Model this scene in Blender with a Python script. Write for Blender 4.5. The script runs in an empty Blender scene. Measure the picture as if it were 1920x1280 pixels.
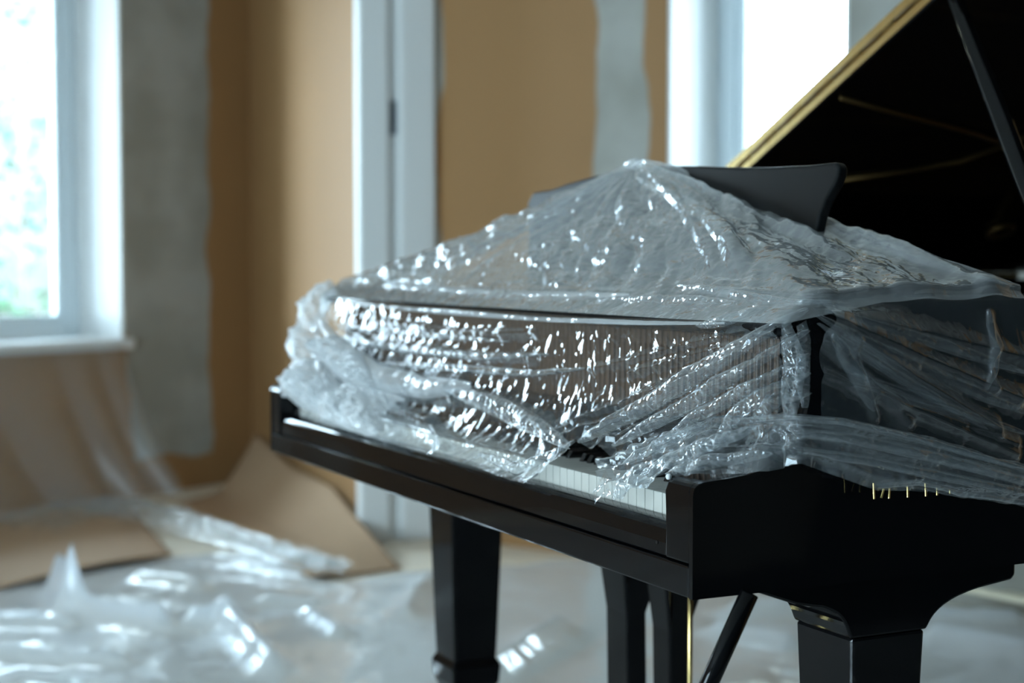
import bpy, bmesh, math, random
import numpy as np
from mathutils import Vector, Matrix
random.seed(7)
SC = bpy.context.scene
COL = SC.collection
PI = math.pi

# ------------------------------------------------------------------ camera
F_PX = 3000.0
PITCH = math.atan(156.0 / F_PX)
CAM = Vector((1.456, -0.931, 1.0))
FWD0 = Vector((-0.898, 0.44, 0)).normalized()
RIGHT = Vector((FWD0.y, -FWD0.x, 0))
FWD = (FWD0 * math.cos(PITCH) + Vector((0, 0, -1)) * math.sin(PITCH)).normalized()
UP = RIGHT.cross(FWD).normalized()
cam = bpy.data.cameras.new('camera')
cam_o = bpy.data.objects.new('camera', cam)
COL.objects.link(cam_o)
cam.sensor_width = 36.0
cam.lens = 36.0 * F_PX / 1920.0
cam.clip_start = 0.05
cam.clip_end = 200
cam_o.matrix_world = Matrix(((RIGHT.x, UP.x, -FWD.x, CAM.x), (RIGHT.y, UP.y, -FWD.y, CAM.y),
                             (RIGHT.z, UP.z, -FWD.z, CAM.z), (0, 0, 0, 1)))
cam.dof.use_dof = True
cam.dof.focus_distance = 1.86
cam.dof.aperture_fstop = 3.3
SC.camera = cam_o


def ray(px, py):
    return FWD + RIGHT * ((px - 960) / F_PX) + UP * ((640 - py) / F_PX)


def at(px, py, ax, val):
    """point of the place seen at a photo pixel, on the plane ax = val"""
    d = ray(px, py)
    i = 'xyz'.index(ax)
    t = (val - CAM[i]) / d[i]
    return CAM + d * t


def atp(px, py, P, n):
    d = ray(px, py)
    return CAM + d * ((P - CAM).dot(n) / d.dot(n))


# ------------------------------------------------------------------ materials
def new_mat(name):
    m = bpy.data.materials.new(name)
    m.use_nodes = True
    nt = m.node_tree
    nt.nodes.clear()
    out = nt.nodes.new('ShaderNodeOutputMaterial')
    return m, nt, out


def N(nt, typ, **kw):
    n = nt.nodes.new(typ)
    for k, v in kw.items():
        if k in n.inputs.keys():
            n.inputs[k].default_value = v
        else:
            setattr(n, k, v)
    return n


def noise_bump(nt, scale, strength, dist=0.01, detail=4, stretch=None):
    tc = N(nt, 'ShaderNodeTexCoord')
    src = tc.outputs['Object']
    if stretch:
        mp = N(nt, 'ShaderNodeMapping')
        mp.inputs['Scale'].default_value = stretch
        nt.links.new(src, mp.inputs[0])
        src = mp.outputs[0]
    no = N(nt, 'ShaderNodeTexNoise', Scale=scale, Detail=detail)
    nt.links.new(src, no.inputs['Vector'])
    b = N(nt, 'ShaderNodeBump', Strength=strength, Distance=dist)
    nt.links.new(no.outputs[0], b.inputs['Height'])
    return b, no, src


def pbr(name, col, rough=0.5, metal=0.0, coat=0.0, bump=None, var=0.0, spec=0.5, vscale=6):
    m, nt, out = new_mat(name)
    p = N(nt, 'ShaderNodeBsdfPrincipled')
    p.inputs['Base Color'].default_value = (*col, 1)
    p.inputs['Roughness'].default_value = rough
    p.inputs['Metallic'].default_value = metal
    p.inputs['Coat Weight'].default_value = coat
    p.inputs['Coat Roughness'].default_value = 0.03
    p.inputs['Specular IOR Level'].default_value = spec
    nt.links.new(p.outputs[0], out.inputs[0])
    if bump:
        b, no, src = noise_bump(nt, *bump)
        nt.links.new(b.outputs[0], p.inputs['Normal'])
    if var:
        tc = N(nt, 'ShaderNodeTexCoord')
        no = N(nt, 'ShaderNodeTexNoise', Scale=vscale, Detail=5)
        nt.links.new(tc.outputs['Object'], no.inputs['Vector'])
        mx = N(nt, 'ShaderNodeMix', data_type='RGBA')
        mx.inputs[6].default_value = (*[c * (1 - var) for c in col], 1)
        mx.inputs[7].default_value = (*[min(1, c * (1 + var)) for c in col], 1)
        nt.links.new(no.outputs[0], mx.inputs[0])
        nt.links.new(mx.outputs[2], p.inputs['Base Color'])
    return m


M = {}
M['lacquer'] = pbr('black_lacquer', (0.0035, 0.0035, 0.004), 0.05, bump=(2.5, 0.06, 0.01, 2), spec=0.2)
M['satin'] = pbr('satin_black', (0.005, 0.0055, 0.006), 0.32, bump=(40, 0.05, 0.002), spec=0.18)
M['ivory'] = pbr('key_ivory', (0.50, 0.485, 0.44), 0.3, var=0.06, vscale=30)
M['ebony'] = pbr('key_ebony', (0.006, 0.006, 0.006), 0.2)
M['brass'] = pbr('brass', (0.70, 0.52, 0.22), 0.25, metal=1.0, bump=(60, 0.2, 0.002), var=0.12, vscale=20)
M['dull_brass'] = pbr('dull_brass', (0.13, 0.08, 0.03), 0.5, metal=1.0, var=0.2, vscale=12)
M['plate'] = pbr('gold_plate', (0.30, 0.19, 0.06), 0.4, metal=0.8, var=0.1)
M['felt'] = pbr('red_felt', (0.25, 0.03, 0.02), 0.95)
M['hammer'] = pbr('action_wood', (0.085, 0.038, 0.016), 0.55, var=0.5, vscale=18)
M['action_wire'] = pbr('action_wire', (0.12, 0.075, 0.04), 0.5, metal=0.6)
M['wood'] = pbr('soundboard_wood', (0.28, 0.15, 0.06), 0.4, bump=(30, 0.1, 0.002, 3, (1, 12, 1)), var=0.15)
M['wire'] = pbr('string_wire', (0.75, 0.68, 0.6), 0.25, metal=1.0)
M['white'] = pbr('white_paint', (0.70, 0.71, 0.70), 0.4, bump=(15, 0.08, 0.003))
M['ceil'] = pbr('ceiling_white', (0.62, 0.62, 0.60), 0.9)
M['frame'] = pbr('window_frame_white', (0.70, 0.78, 0.82), 0.3)
M['steel'] = pbr('brushed_steel', (0.28, 0.32, 0.36), 0.35, metal=1.0)
M['kraft'] = pbr('kraft_paper', (0.40, 0.26, 0.155), 0.75, bump=(5, 0.3, 0.02), var=0.08, vscale=2)
M['cream'] = pbr('cream_board', (0.74, 0.68, 0.52), 0.55, var=0.05)
M['card'] = pbr('brown_board', (0.33, 0.20, 0.10), 0.8, var=0.1)


def wall_mat(name, patches, tan=(0.30, 0.157, 0.058)):
    """painted plaster wall; patches = list of (s0, s1, z0, z1, seed) of bare filler (east wall: pale areas added to be reflected) with ragged edges, in wall metres"""
    m, nt, out = new_mat(name)
    L = nt.links
    p = N(nt, 'ShaderNodeBsdfPrincipled', Roughness=0.7)
    L.new(p.outputs[0], out.inputs[0])
    tc = N(nt, 'ShaderNodeTexCoord')
    sep = N(nt, 'ShaderNodeSeparateXYZ')
    L.new(tc.outputs['Object'], sep.inputs[0])

    def wob(axis_out, scale, amp, seed, out_val):
        cmb = N(nt, 'ShaderNodeCombineXYZ')
        cmb.inputs[0].default_value = seed * 7.3
        L.new(axis_out, cmb.inputs[2])
        no = N(nt, 'ShaderNodeTexNoise', Scale=scale, Detail=2.5, Roughness=0.5)
        L.new(cmb.outputs[0], no.inputs['Vector'])
        a = N(nt, 'ShaderNodeMath', operation='MULTIPLY_ADD')
        L.new(no.outputs[0], a.inputs[0])
        a.inputs[1].default_value = amp * 2
        a.inputs[2].default_value = -amp
        b = N(nt, 'ShaderNodeMath', operation='ADD')
        L.new(a.outputs[0], b.inputs[0])
        L.new(out_val, b.inputs[1])
        return b.outputs[0]

    def edge(val, lim, gt):
        s = N(nt, 'ShaderNodeMapRange', interpolation_type='SMOOTHSTEP')
        w = 0.006
        s.inputs['From Min'].default_value = lim - w
        s.inputs['From Max'].default_value = lim + w
        s.inputs['To Min'].default_value = 0 if gt else 1
        s.inputs['To Max'].default_value = 1 if gt else 0
        L.new(val, s.inputs[0])
        return s.outputs[0]

    def mul(a, b, op='MULTIPLY'):
        q = N(nt, 'ShaderNodeMath', operation=op)
        L.new(a, q.inputs[0])
        L.new(b, q.inputs[1])
        return q.outputs[0]
    total = None
    for (s0, s1, z0, z1, seed) in patches:
        sl = wob(sep.outputs[2], 2.6, 0.075, seed, sep.outputs[0])
        sr = wob(sep.outputs[2], 2.6, 0.075, seed + 3, sep.outputs[0])
        zz = wob(sep.outputs[0], 5.0, 0.05, seed + 5, sep.outputs[2])
        f = mul(mul(edge(sl, s0, True), edge(sr, s1, False)), mul(edge(zz, z0, True), edge(zz, z1, False)))
        total = f if total is None else mul(total, f, 'MAXIMUM')
    mot = N(nt, 'ShaderNodeTexNoise', Scale=1.6, Detail=4)
    L.new(tc.outputs['Object'], mot.inputs['Vector'])
    c1 = N(nt, 'ShaderNodeMix', data_type='RGBA')
    c1.inputs[6].default_value = (*[c * 0.93 for c in tan], 1)
    c1.inputs[7].default_value = (*[c * 1.07 for c in tan], 1)
    L.new(mot.outputs[0], c1.inputs[0])
    mot2 = N(nt, 'ShaderNodeTexNoise', Scale=3.0, Detail=3)
    L.new(tc.outputs['Object'], mot2.inputs['Vector'])
    rr = N(nt, 'ShaderNodeMapRange')
    rr.inputs['From Min'].default_value = 0.4
    rr.inputs['From Max'].default_value = 0.6
    L.new(mot2.outputs[0], rr.inputs[0])
    c2 = N(nt, 'ShaderNodeMix', data_type='RGBA')
    c2.inputs[6].default_value = (0.28, 0.27, 0.235, 1)
    c2.inputs[7].default_value = (0.36, 0.355, 0.32, 1)
    L.new(rr.outputs[0], c2.inputs[0])
    c3 = N(nt, 'ShaderNodeMix', data_type='RGBA')
    L.new(c1.outputs[2], c3.inputs[6])
    L.new(c2.outputs[2], c3.inputs[7])
    if total is None:
        c3.inputs[0].default_value = 0
    else:
        L.new(total, c3.inputs[0])
    L.new(c3.outputs[2], p.inputs['Base Color'])
    bn = N(nt, 'ShaderNodeTexNoise', Scale=60, Detail=3)
    L.new(tc.outputs['Object'], bn.inputs['Vector'])
    b = N(nt, 'ShaderNodeBump', Strength=0.15, Distance=0.003)
    L.new(bn.outputs[0], b.inputs['Height'])
    L.new(b.outputs[0], p.inputs['Normal'])
    return m


def plastic(name, milk=0.12, rough=0.07, tint=(0.95, 0.97, 0.98), base=0.05, gain=1.6,
            bscale=18, bstr=0.5, bdist=0.01, stretch=None, white=(0.80, 0.86, 0.90), back=0.45):
    m, nt, out = new_mat(name)
    L = nt.links
    b, no, src = noise_bump(nt, bscale, bstr, bdist, 3, stretch)
    no2 = N(nt, 'ShaderNodeTexNoise', Scale=bscale * 3.3, Detail=2)
    no2.noise_type = 'RIDGED_MULTIFRACTAL'
    L.new(src, no2.inputs['Vector'])
    b2 = N(nt, 'ShaderNodeBump', Strength=bstr * 0.5, Distance=bdist * 0.25)
    L.new(no2.outputs[0], b2.inputs['Height'])
    L.new(b.outputs[0], b2.inputs['Normal'])
    lw_ = N(nt, 'ShaderNodeLayerWeight', Blend=0.5)
    L.new(b2.outputs[0], lw_.inputs['Normal'])
    fr = N(nt, 'ShaderNodeMath', operation='POWER')
    L.new(lw_.outputs['Facing'], fr.inputs[0])
    fr.inputs[1].default_value = 3.5
    ma = N(nt, 'ShaderNodeMath', operation='MULTIPLY_ADD', use_clamp=True)
    L.new(fr.outputs[0], ma.inputs[0])
    ma.inputs[1].default_value = gain
    ma.inputs[2].default_value = base
    tr = N(nt, 'ShaderNodeBsdfTransparent')
    tr.inputs[0].default_value = (*tint, 1)
    gl = N(nt, 'ShaderNodeBsdfGlossy', Roughness=rough)
    gl.inputs[0].default_value = (1, 1, 1, 1)
    L.new(b2.outputs[0], gl.inputs['Normal'])
    mx = N(nt, 'ShaderNodeMixShader')
    L.new(ma.outputs[0], mx.inputs[0])
    L.new(tr.outputs[0], mx.inputs[1])
    L.new(gl.outputs[0], mx.inputs[2])
    df = N(nt, 'ShaderNodeBsdfDiffuse')
    df.inputs[0].default_value = (*white, 1)
    tl = N(nt, 'ShaderNodeBsdfTranslucent')
    tl.inputs[0].default_value = (*white, 1)
    L.new(b2.outputs[0], df.inputs['Normal'])
    L.new(b2.outputs[0], tl.inputs['Normal'])
    dm = N(nt, 'ShaderNodeMixShader')
    dm.inputs[0].default_value = back
    L.new(df.outputs[0], dm.inputs[1])
    L.new(tl.outputs[0], dm.inputs[2])
    fin = N(nt, 'ShaderNodeMixShader')
    fin.inputs[0].default_value = milk
    L.new(mx.outputs[0], fin.inputs[1])
    L.new(dm.outputs[0], fin.inputs[2])
    L.new(fin.outputs[0], out.inputs[0])
    return m


M['film_top'] = plastic('film_top', milk=0.27, rough=0.09, base=0.07, gain=1.8, bscale=20, bstr=0.55, white=(0.82, 0.85, 0.86))
M['film_front'] = plastic('film_front', milk=0.045, rough=0.06, base=0.03, gain=1.3, bscale=12, bstr=0.3)
M['film_side'] = plastic('film_side', milk=0.07, rough=0.07, base=0.04, bscale=16, bstr=0.45)
M['film_hem'] = plastic('film_hem', milk=0.12, rough=0.07, base=0.05, gain=1.9, bscale=24, bstr=0.6)
M['film_pleat'] = plastic('film_pleat', milk=0.10, rough=0.06, base=0.08, gain=1.9, bscale=22, bstr=0.5)
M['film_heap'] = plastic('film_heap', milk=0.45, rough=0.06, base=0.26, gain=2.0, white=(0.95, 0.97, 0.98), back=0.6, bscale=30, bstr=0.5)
M['film_floor'] = plastic('film_floor', milk=0.55, rough=0.12, base=0.12, white=(0.87, 0.92, 0.98), bscale=5, bstr=0.5, bdist=0.02)
M['film_train'] = plastic('film_train', milk=0.10, rough=0.2, base=0.02, gain=0.7, bscale=8, bstr=0.4)
M['film_drape'] = plastic('film_drape', milk=0.22, rough=0.25, base=0.02, gain=0.7, bscale=4, bstr=0.3)


def floor_mat():
    return pbr('screed_floor', (0.80, 0.72, 0.60), 0.6, bump=(30, 0.15, 0.004), var=0.12, vscale=1.5)


def glass_mat():
    m, nt, out = new_mat('window_glass')
    fr = N(nt, 'ShaderNodeFresnel', IOR=1.45)
    tr = N(nt, 'ShaderNodeBsdfTransparent')
    tr.inputs[0].default_value = (0.96, 0.98, 0.98, 1)
    gl = N(nt, 'ShaderNodeBsdfGlossy', Roughness=0.01)
    mx = N(nt, 'ShaderNodeMixShader')
    nt.links.new(fr.outputs[0], mx.inputs[0])
    nt.links.new(tr.outputs[0], mx.inputs[1])
    nt.links.new(gl.outputs[0], mx.inputs[2])
    nt.links.new(mx.outputs[0], out.inputs[0])
    return m


M['glass'] = glass_mat()


# ------------------------------------------------------------------ mesh helpers
def link_mesh(name, me, mat, parent=None, smooth=False):
    o = bpy.data.objects.new(name, me)
    COL.objects.link(o)
    if mat:
        me.materials.append(mat)
    if parent:
        o.parent = parent
    if smooth:
        me.polygons.foreach_set('use_smooth', [True] * len(me.polygons))
    return o


def obj(name, bm, mat, parent=None, smooth=False, bevel=0.0, seg=2):
    bmesh.ops.recalc_face_normals(bm, faces=bm.faces)
    me = bpy.data.meshes.new(name)
    bm.to_mesh(me)
    bm.free()
    o = link_mesh(name, me, mat, parent, smooth)
    if bevel:
        md = o.modifiers.new('bevel', 'BEVEL')
        md.width = bevel
        md.segments = seg
        md.limit_method = 'ANGLE'
        md.angle_limit = math.radians(35)
        md.harden_normals = False
    return o


def box(bm, x0, x1, y0, y1, z0, z1):
    vs = [bm.verts.new((x, y, z)) for x in (x0, x1) for y in (y0, y1) for z in (z0, z1)]
    for f in ((0, 1, 3, 2), (4, 6, 7, 5), (0, 4, 5, 1), (2, 3, 7, 6), (0, 2, 6, 4), (1, 5, 7, 3)):
        bm.faces.new([vs[i] for i in f])


def prism(bm, pts, ax, a0, a1):
    """extrude the closed 2D outline along axis ax"""
    def mk(p, a):
        if ax == 'x':
            return (a, p[0], p[1])
        if ax == 'y':
            return (p[0], a, p[1])
        return (p[0], p[1], a)
    A = [bm.verts.new(mk(p, a0)) for p in pts]
    B = [bm.verts.new(mk(p, a1)) for p in pts]
    n = len(pts)
    bm.faces.new(A)
    bm.faces.new(B[::-1])
    for i in range(n):
        bm.faces.new((A[i], B[i], B[(i + 1) % n], A[(i + 1) % n]))


def loft_sq(bm, rings):
    """rings: (cx, cy, z, hx, hy)"""
    prev = None
    first = None
    for (cx, cy, z, hx, hy) in rings:
        r = [bm.verts.new((cx + sx * hx, cy + sy * hy, z)) for sx, sy in ((-1, -1), (1, -1), (1, 1), (-1, 1))]
        if prev:
            for i in range(4):
                bm.faces.new((prev[i], prev[(i + 1) % 4], r[(i + 1) % 4], r[i]))
        else:
            first = r
        prev = r
    bm.faces.new(first[::-1])
    bm.faces.new(prev)


def tube(bm, pts, r, n=10, cap=True, r2=None):
    pts = [Vector(p) for p in pts]
    prev = None
    m = len(pts)
    for i, p in enumerate(pts):
        t = (pts[min(i + 1, m - 1)] - pts[max(i - 1, 0)]).normalized()
        a = t.orthogonal().normalized() if i == 0 else (aa - t * aa.dot(t)).normalized()
        aa = a
        b = t.cross(a)
        rr = r if r2 is None else r + (r2 - r) * i / (m - 1)
        ring = [bm.verts.new(p + a * (rr * math.cos(2 * PI * k / n)) + b * (rr * math.sin(2 * PI * k / n))) for k in range(n)]
        if prev:
            for k in range(n):
                bm.faces.new((prev[k], prev[(k + 1) % n], ring[(k + 1) % n], ring[k]))
        elif cap:
            bm.faces.new(ring[::-1])
        prev = ring
    if cap:
        bm.faces.new(prev)


def empty(name, loc=(0, 0, 0), label=None, cat=None, group=None):
    o = bpy.data.objects.new(name, None)
    o.empty_display_size = 0.1
    COL.objects.link(o)
    o.location = loc
    if label:
        tag(o, label, cat, group)
    return o


def tag(o, label, cat, group=None):
    o['label'] = label
    o['category'] = cat
    if group:
        o['group'] = group
    return o


def struct(o):
    o['kind'] = 'structure'
    return o


# ---- sheets: grids of points with crisp creases
def grid_mesh(name, P, mat, parent=None, thick=0.0, keep=None):
    nu, nv = P.shape[:2]
    me = bpy.data.meshes.new(name)
    idx = np.arange(nu * nv).reshape(nu, nv)
    q = np.stack([idx[:-1, :-1], idx[1:, :-1], idx[1:, 1:], idx[:-1, 1:]], -1).reshape(-1, 4)
    if keep is not None:
        k = keep[:-1, :-1] & keep[1:, :-1] & keep[1:, 1:] & keep[:-1, 1:]
        q = q[k.reshape(-1)]
    used = np.unique(q)
    remap = -np.ones(nu * nv, dtype=int)
    remap[used] = np.arange(len(used))
    me.from_pydata(P.reshape(-1, 3)[used].tolist(), [], remap[q].tolist())
    me.update()
    o = link_mesh(name, me, mat, parent, True)
    return o


def normals(P):
    du = np.gradient(P, axis=0)
    dv = np.gradient(P, axis=1)
    n = np.cross(du, dv)
    l = np.linalg.norm(n, axis=-1, keepdims=True)
    return n / np.maximum(l, 1e-9)


def crease(A, B, f, seed, dirs=None, octs=3, per=3, warp=0.6):
    """sum of warped triangle waves: crisp folds; A, B coordinate arrays in metres, f folds per metre"""
    r = np.random.RandomState(seed)
    h = np.zeros_like(A)
    for o in range(octs):
        ff = f * 1.9 ** o
        for k in range(per):
            th = r.uniform(0, PI) if dirs is None else r.normal(dirs[0], dirs[1])
            t2 = r.uniform(0, PI)
            t3 = r.uniform(0, PI)
            g = ff * r.uniform(0.7, 1.35)
            w = warp * (np.sin((A * math.cos(t2) + B * math.sin(t2)) * g * 2.3 + r.uniform(0, 6.3)) +
                        0.7 * np.sin((A * math.cos(t3) + B * math.sin(t3)) * g * 4.1 + r.uniform(0, 6.3)))
            ph = (A * math.cos(th) + B * math.sin(th)) * g * PI + w + r.uniform(0, 6.3)
            mask = 0.5 + 0.5 * np.sin((A * math.cos(t3) + B * math.sin(t3)) * g * 1.3 + r.uniform(0, 6.3))
            h += (np.abs(np.sin(ph)) - 0.64) * mask / ff / per
    return h * f


def seg_ridge(A, B, p, q, w, sharp=1.0):
    """profile of a fold running from p to q"""
    ax, ay = p
    bx, by = q
    dx, dy = bx - ax, by - ay
    L2 = dx * dx + dy * dy
    t = ((A - ax) * dx + (B - ay) * dy) / L2
    tc = np.clip(t, 0, 1)
    d = np.hypot(A - (ax + dx * tc), B - (ay + dy * tc))
    return np.exp(-(d / w) ** (2 * sharp))


def polyline(pts, n):
    P = np.array([list(p) for p in pts], dtype=float)
    s = np.r_[0, np.cumsum(np.linalg.norm(np.diff(P, axis=0), axis=1))]
    t = np.linspace(0, s[-1], n)
    return np.stack([np.interp(t, s, P[:, i]) for i in range(3)], -1)


def smooth1(P, it):
    P = P.copy()
    for _ in range(it):
        P[1:-1] = 0.25 * P[:-2] + 0.5 * P[1:-1] + 0.25 * P[2:]
    return P


# ================================================================== ROOM
def cs(X, Z, z=0.0):
    """ground point X to the right of and Z in front of the viewpoint"""
    p = CAM + RIGHT * X + FWD0 * Z
    return Vector((p.x, p.y, z))


P0 = cs(-1.176, 7.2)                 # far room corner
PL = P0 + (cs(-0.643, -0.766) - cs(0, 0)) * 6.6
P1 = cs(-0.523, 5.6)
PB0 = cs(-0.307, 5.75)
PB1 = PB0 + (cs(0.8, -0.6) - cs(0, 0)) * 6.4
H = 2.75


def wall(name, A, B, thick, openings, mat, inward):
    """local x runs from A to B, local y points out of the room"""
    d = (B - A).normalized()
    n = Vector((-d.y, d.x, 0))
    if n.dot(inward - A) > 0:
        n = -n
    L = (B - A).length
    bm = bmesh.new()
    xs = sorted({0, L} | {v for o in openings for v in (o[0], o[1])})
    for a, b in zip(xs[:-1], xs[1:]):
        op = [o for o in openings if o[0] <= a + 1e-6 and o[1] >= b - 1e-6]
        if op:
            o = op[0]
            box(bm, a, b, 0, thick, 0, o[2])
            box(bm, a, b, 0, thick, o[3], H)
        else:
            box(bm, a, b, 0, thick, 0, H)
    bmesh.ops.remove_doubles(bm, verts=bm.verts, dist=1e-5)
    o = obj(name, bm, mat)
    o.matrix_world = Matrix(((d.x, n.x, 0, A.x), (d.y, n.y, 0, A.y), (0, 0, 1, 0), (0, 0, 0, 1)))
    struct(o)
    return o, d, n


C_IN = Vector((0, 0, 0))
W1 = (0.689, 2.35, 0.655, 2.35)
FILL_W3 = (0.5, 2.8, 0.12, 2.5)  # added south window, out of view, put in to brighten the room
FILL_W4 = (0.4, 1.9, 0.12, 2.5)  # added east window, out of view, more light for the interior
W2 = (1.006, 1.627, 0.62, 2.35)
wl, dl, nl = wall('wall_left', P0, PL, 0.42, [W1],
                  wall_mat('wall_left_paint', [(0.235, 0.66, 0.15, 9, 1), (0.6, 0.80, 0.69, 9, 2)]), C_IN)
wa, da, na = wall('wall_back', P0, P1, 0.24, [], wall_mat('wall_back_paint', []), C_IN)
wb, db, nb = wall('wall_right', PB0, PB1, 0.42, [W2],
                  wall_mat('wall_right_paint', [(-0.5, 0.06, -1, 9, 4), (0.72, 0.93, -1, 9, 5), (1.6, 2.9, -1, 9, 6)]), C_IN)
PS = Vector((PB1.x, PL.y, 0))
PSO = Vector((PS.x - 0.0, PS.y, 0))
ws, ds, ns_ = wall('wall_south', PS, PL, 0.42, [FILL_W3], wall_mat('wall_south_dimmed', [], (0.16, 0.10, 0.045)), C_IN)  # unseen wall, colour darkened to dim its reflection in the piano
we, de, ne = wall('wall_east', PS, PB1, 0.42, [FILL_W4], wall_mat('wall_east_reflect_tones', [(5.0, 6.4, 0.22, 0.47, 9), (4.6, 5.2, 0.5, 0.9, 12)], (0.06, 0.085, 0.105)), C_IN)  # unseen; slate tone and pale patches added for reflections in the piano side

bm = bmesh.new()
box(bm, -7.2, PB1.x + 0.4, PL.y - 0.4, PB1.y + 0.6, -0.12, 0.0)
struct(obj('floor', bm, floor_mat()))
bm = bmesh.new()
box(bm, -7.2, PB1.x + 0.4, PL.y - 0.4, PB1.y + 0.6, H, H + 0.12)
struct(obj('ceiling', bm, M['ceil']))


def window(k, W, d, n, A, depth, fw=0.07, mull=True):
    root = empty('window_%d' % k, A)
    root.matrix_world = Matrix(((d.x, n.x, 0, A.x), (d.y, n.y, 0, A.y), (0, 0, 1, 0), (0, 0, 0, 1)))
    struct(root)
    s0, s1, z0, z1 = W
    bm = bmesh.new()
    y0, y1 = depth, depth + 0.07
    for (a, b, c, e) in ((s0, s0 + fw, z0, z1), (s1 - fw, s1, z0, z1), (s0 + fw, s1 - fw, z0, z0 + fw), (s0 + fw, s1 - fw, z1 - fw, z1)):
        box(bm, a, b, y0, y1, c, e)
    if mull:
        sm = (s0 + s1) / 2 + 0.25
        box(bm, sm - 0.04, sm + 0.04, y0, y1, z0 + fw, z1 - fw)
    obj('window_frame', bm, M['frame'], root, bevel=0.008)
    bm = bmesh.new()
    g = fw
    for (a, b) in (((s0 + fw, (sm - 0.04)), (sm + 0.04, s1 - fw)) if mull else ((s0 + fw, s1 - fw),)):
        w = 0.035
        for (p, q, c, e) in ((a, a + w, z0 + g, z1 - g), (b - w, b, z0 + g, z1 - g), (a + w, b - w, z0 + g, z0 + g + w), (a + w, b - w, z1 - g - w, z1 - g)):
            box(bm, p, q, y0 + 0.015, y1 - 0.01, c, e)
    obj('sash', bm, M['frame'], root, bevel=0.006)
    bm = bmesh.new()
    box(bm, s0 + fw, s1 - fw, y0 + 0.035, y0 + 0.041, z0 + g, z1 - g)
    obj('pane', bm, M['glass'], root)
    # reveal lining, white
    bm = bmesh.new()
    t = 0.012
    box(bm, s0, s0 + t, 0.002, depth, z0 + t, z1 - t)
    box(bm, s1 - t, s1, 0.002, depth, z0 + t, z1 - t)
    box(bm, s0, s1, 0.002, depth, z1 - t, z1)
    obj('reveal', bm, M['white'], root)
    bm = bmesh.new()
    box(bm, s0 - 0.02, s1 + 0.03, -0.05, -0.001, z0 - 0.03, z0 + 0.012)
    box(bm, s0, s1, -0.001, depth, z0, z0 + 0.012)
    obj('window_sill', bm, M['white'], root, bevel=0.006)
    # portal guides sky light through the opening
    li = bpy.data.lights.new('sky_portal_%d' % k, 'AREA')
    li.shape = 'RECTANGLE'
    li.size = s1 - s0
    li.size_y = z1 - z0
    li.cycles.is_portal = True
    lo = bpy.data.objects.new('sky_portal_%d' % k, li)
    COL.objects.link(lo)
    c = A + d * ((s0 + s1) / 2) + n * (depth + 0.1) + Vector((0, 0, (z0 + z1) / 2))
    zax = n
    yax = Vector((0, 0, 1))
    xax = yax.cross(zax)
    lo.matrix_world = Matrix(((xax.x, yax.x, zax.x, c.x), (xax.y, yax.y, zax.y, c.y), (xax.z, yax.z, zax.z, c.z), (0, 0, 0, 1)))
    return root


window(1, W1, dl, nl, P0, 0.30)
window(3, FILL_W3, ds, ns_, PS, 0.30)  # added for light only, behind the camera
window(4, FILL_W4, de, ne, PS, 0.30)  # likewise an added light opening, never in view
window(2, W2, db, nb, PB0, 0.30, mull=False)

# white boxed-in wall end with a steel plate
tr = empty('trim_1', P1)
struct(tr)
bm = bmesh.new()
box(bm, 0.002, 0.05, -0.03, 0.085, 0, H)
obj('casing', bm, M['white'], tr, bevel=0.012, seg=3)
bm = bmesh.new()
box(bm, 0.002, 0.022, 0.085, 0.125, 0, H)
obj('jamb', bm, M['white'], tr)
bm = bmesh.new()
box(bm, 0.002, 0.045, 0.125, 0.262, 0, H)
obj('casing', bm, M['white'], tr, bevel=0.01)
bm = bmesh.new()
box(bm, 0.022, 0.027, 0.09, 0.12, 1.43, 1.55)
obj('strike_plate', bm, M['steel'], tr, bevel=0.004)

# ================================================================== OUTSIDE
M['grass'] = pbr('yard_ground', (0.060, 0.055, 0.042), 0.9, var=0.2, vscale=3)
M['siding'] = pbr('grey_siding', (0.12, 0.135, 0.155), 0.7, var=0.1)
M['leaf'] = pbr('leaves', (0.06, 0.14, 0.08), 0.6, var=0.4, vscale=4)
M['bark'] = pbr('bark', (0.14, 0.13, 0.11), 0.9)
M['fence'] = pbr('fence_boards', (0.10, 0.095, 0.08), 0.8, var=0.15)
bm = bmesh.new()
box(bm, -40, -7.3, -30, 30, -0.5, -0.3)
box(bm, -7.3, 30, PB1.y + 0.7, 30, -0.5, -0.3)
g = obj('yard', bm, M['grass'])
tag(g, 'pale bare yard outside the left window', 'yard')
g['kind'] = 'structure'


def house(name, c, yaw, w, dpt, h, label):
    root = empty(name, c, label, 'house')
    root.rotation_euler[2] = yaw
    bm = bmesh.new()
    nrow = int(h / 0.18)
    for i in range(nrow):
        z = i * 0.18
        A = [(-0.02, z), (-0.0, z + 0.18)]
        prism(bm, [(0.0, z), (0.02, z), (0.0, z + 0.18), (-dpt, z + 0.18), (-dpt, z)], 'x', -w / 2, w / 2)
    obj('siding_wall', bm, M['siding'], root)
    bm = bmesh.new()
    prism(bm, [(-w / 2 - 0.3, h), (w / 2 + 0.3, h), (0, h + 1.6)], 'y', -dpt - 0.2, 0.25)
    obj('roof', bm, M['siding'], root)
    for sx in (-w / 4, w / 4):
        bm = bmesh.new()
        box(bm, sx - 0.45, sx + 0.45, 0.02, 0.08, 1.2, 2.5)
        f = obj('window', bm, M['white'], root)
        bm = bmesh.new()
        box(bm, sx - 0.38, sx + 0.38, 0.08, 0.09, 1.27, 2.43)
        obj('pane', bm, M['steel'], f)
    return root


hc = cs(-7.3, 17, -0.3)
house('neighbour_house', hc, math.atan2(-(CAM - hc).x, (CAM - hc).y), 4.8, 5, 7, 'grey clapboard house standing outside the left window')


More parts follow.
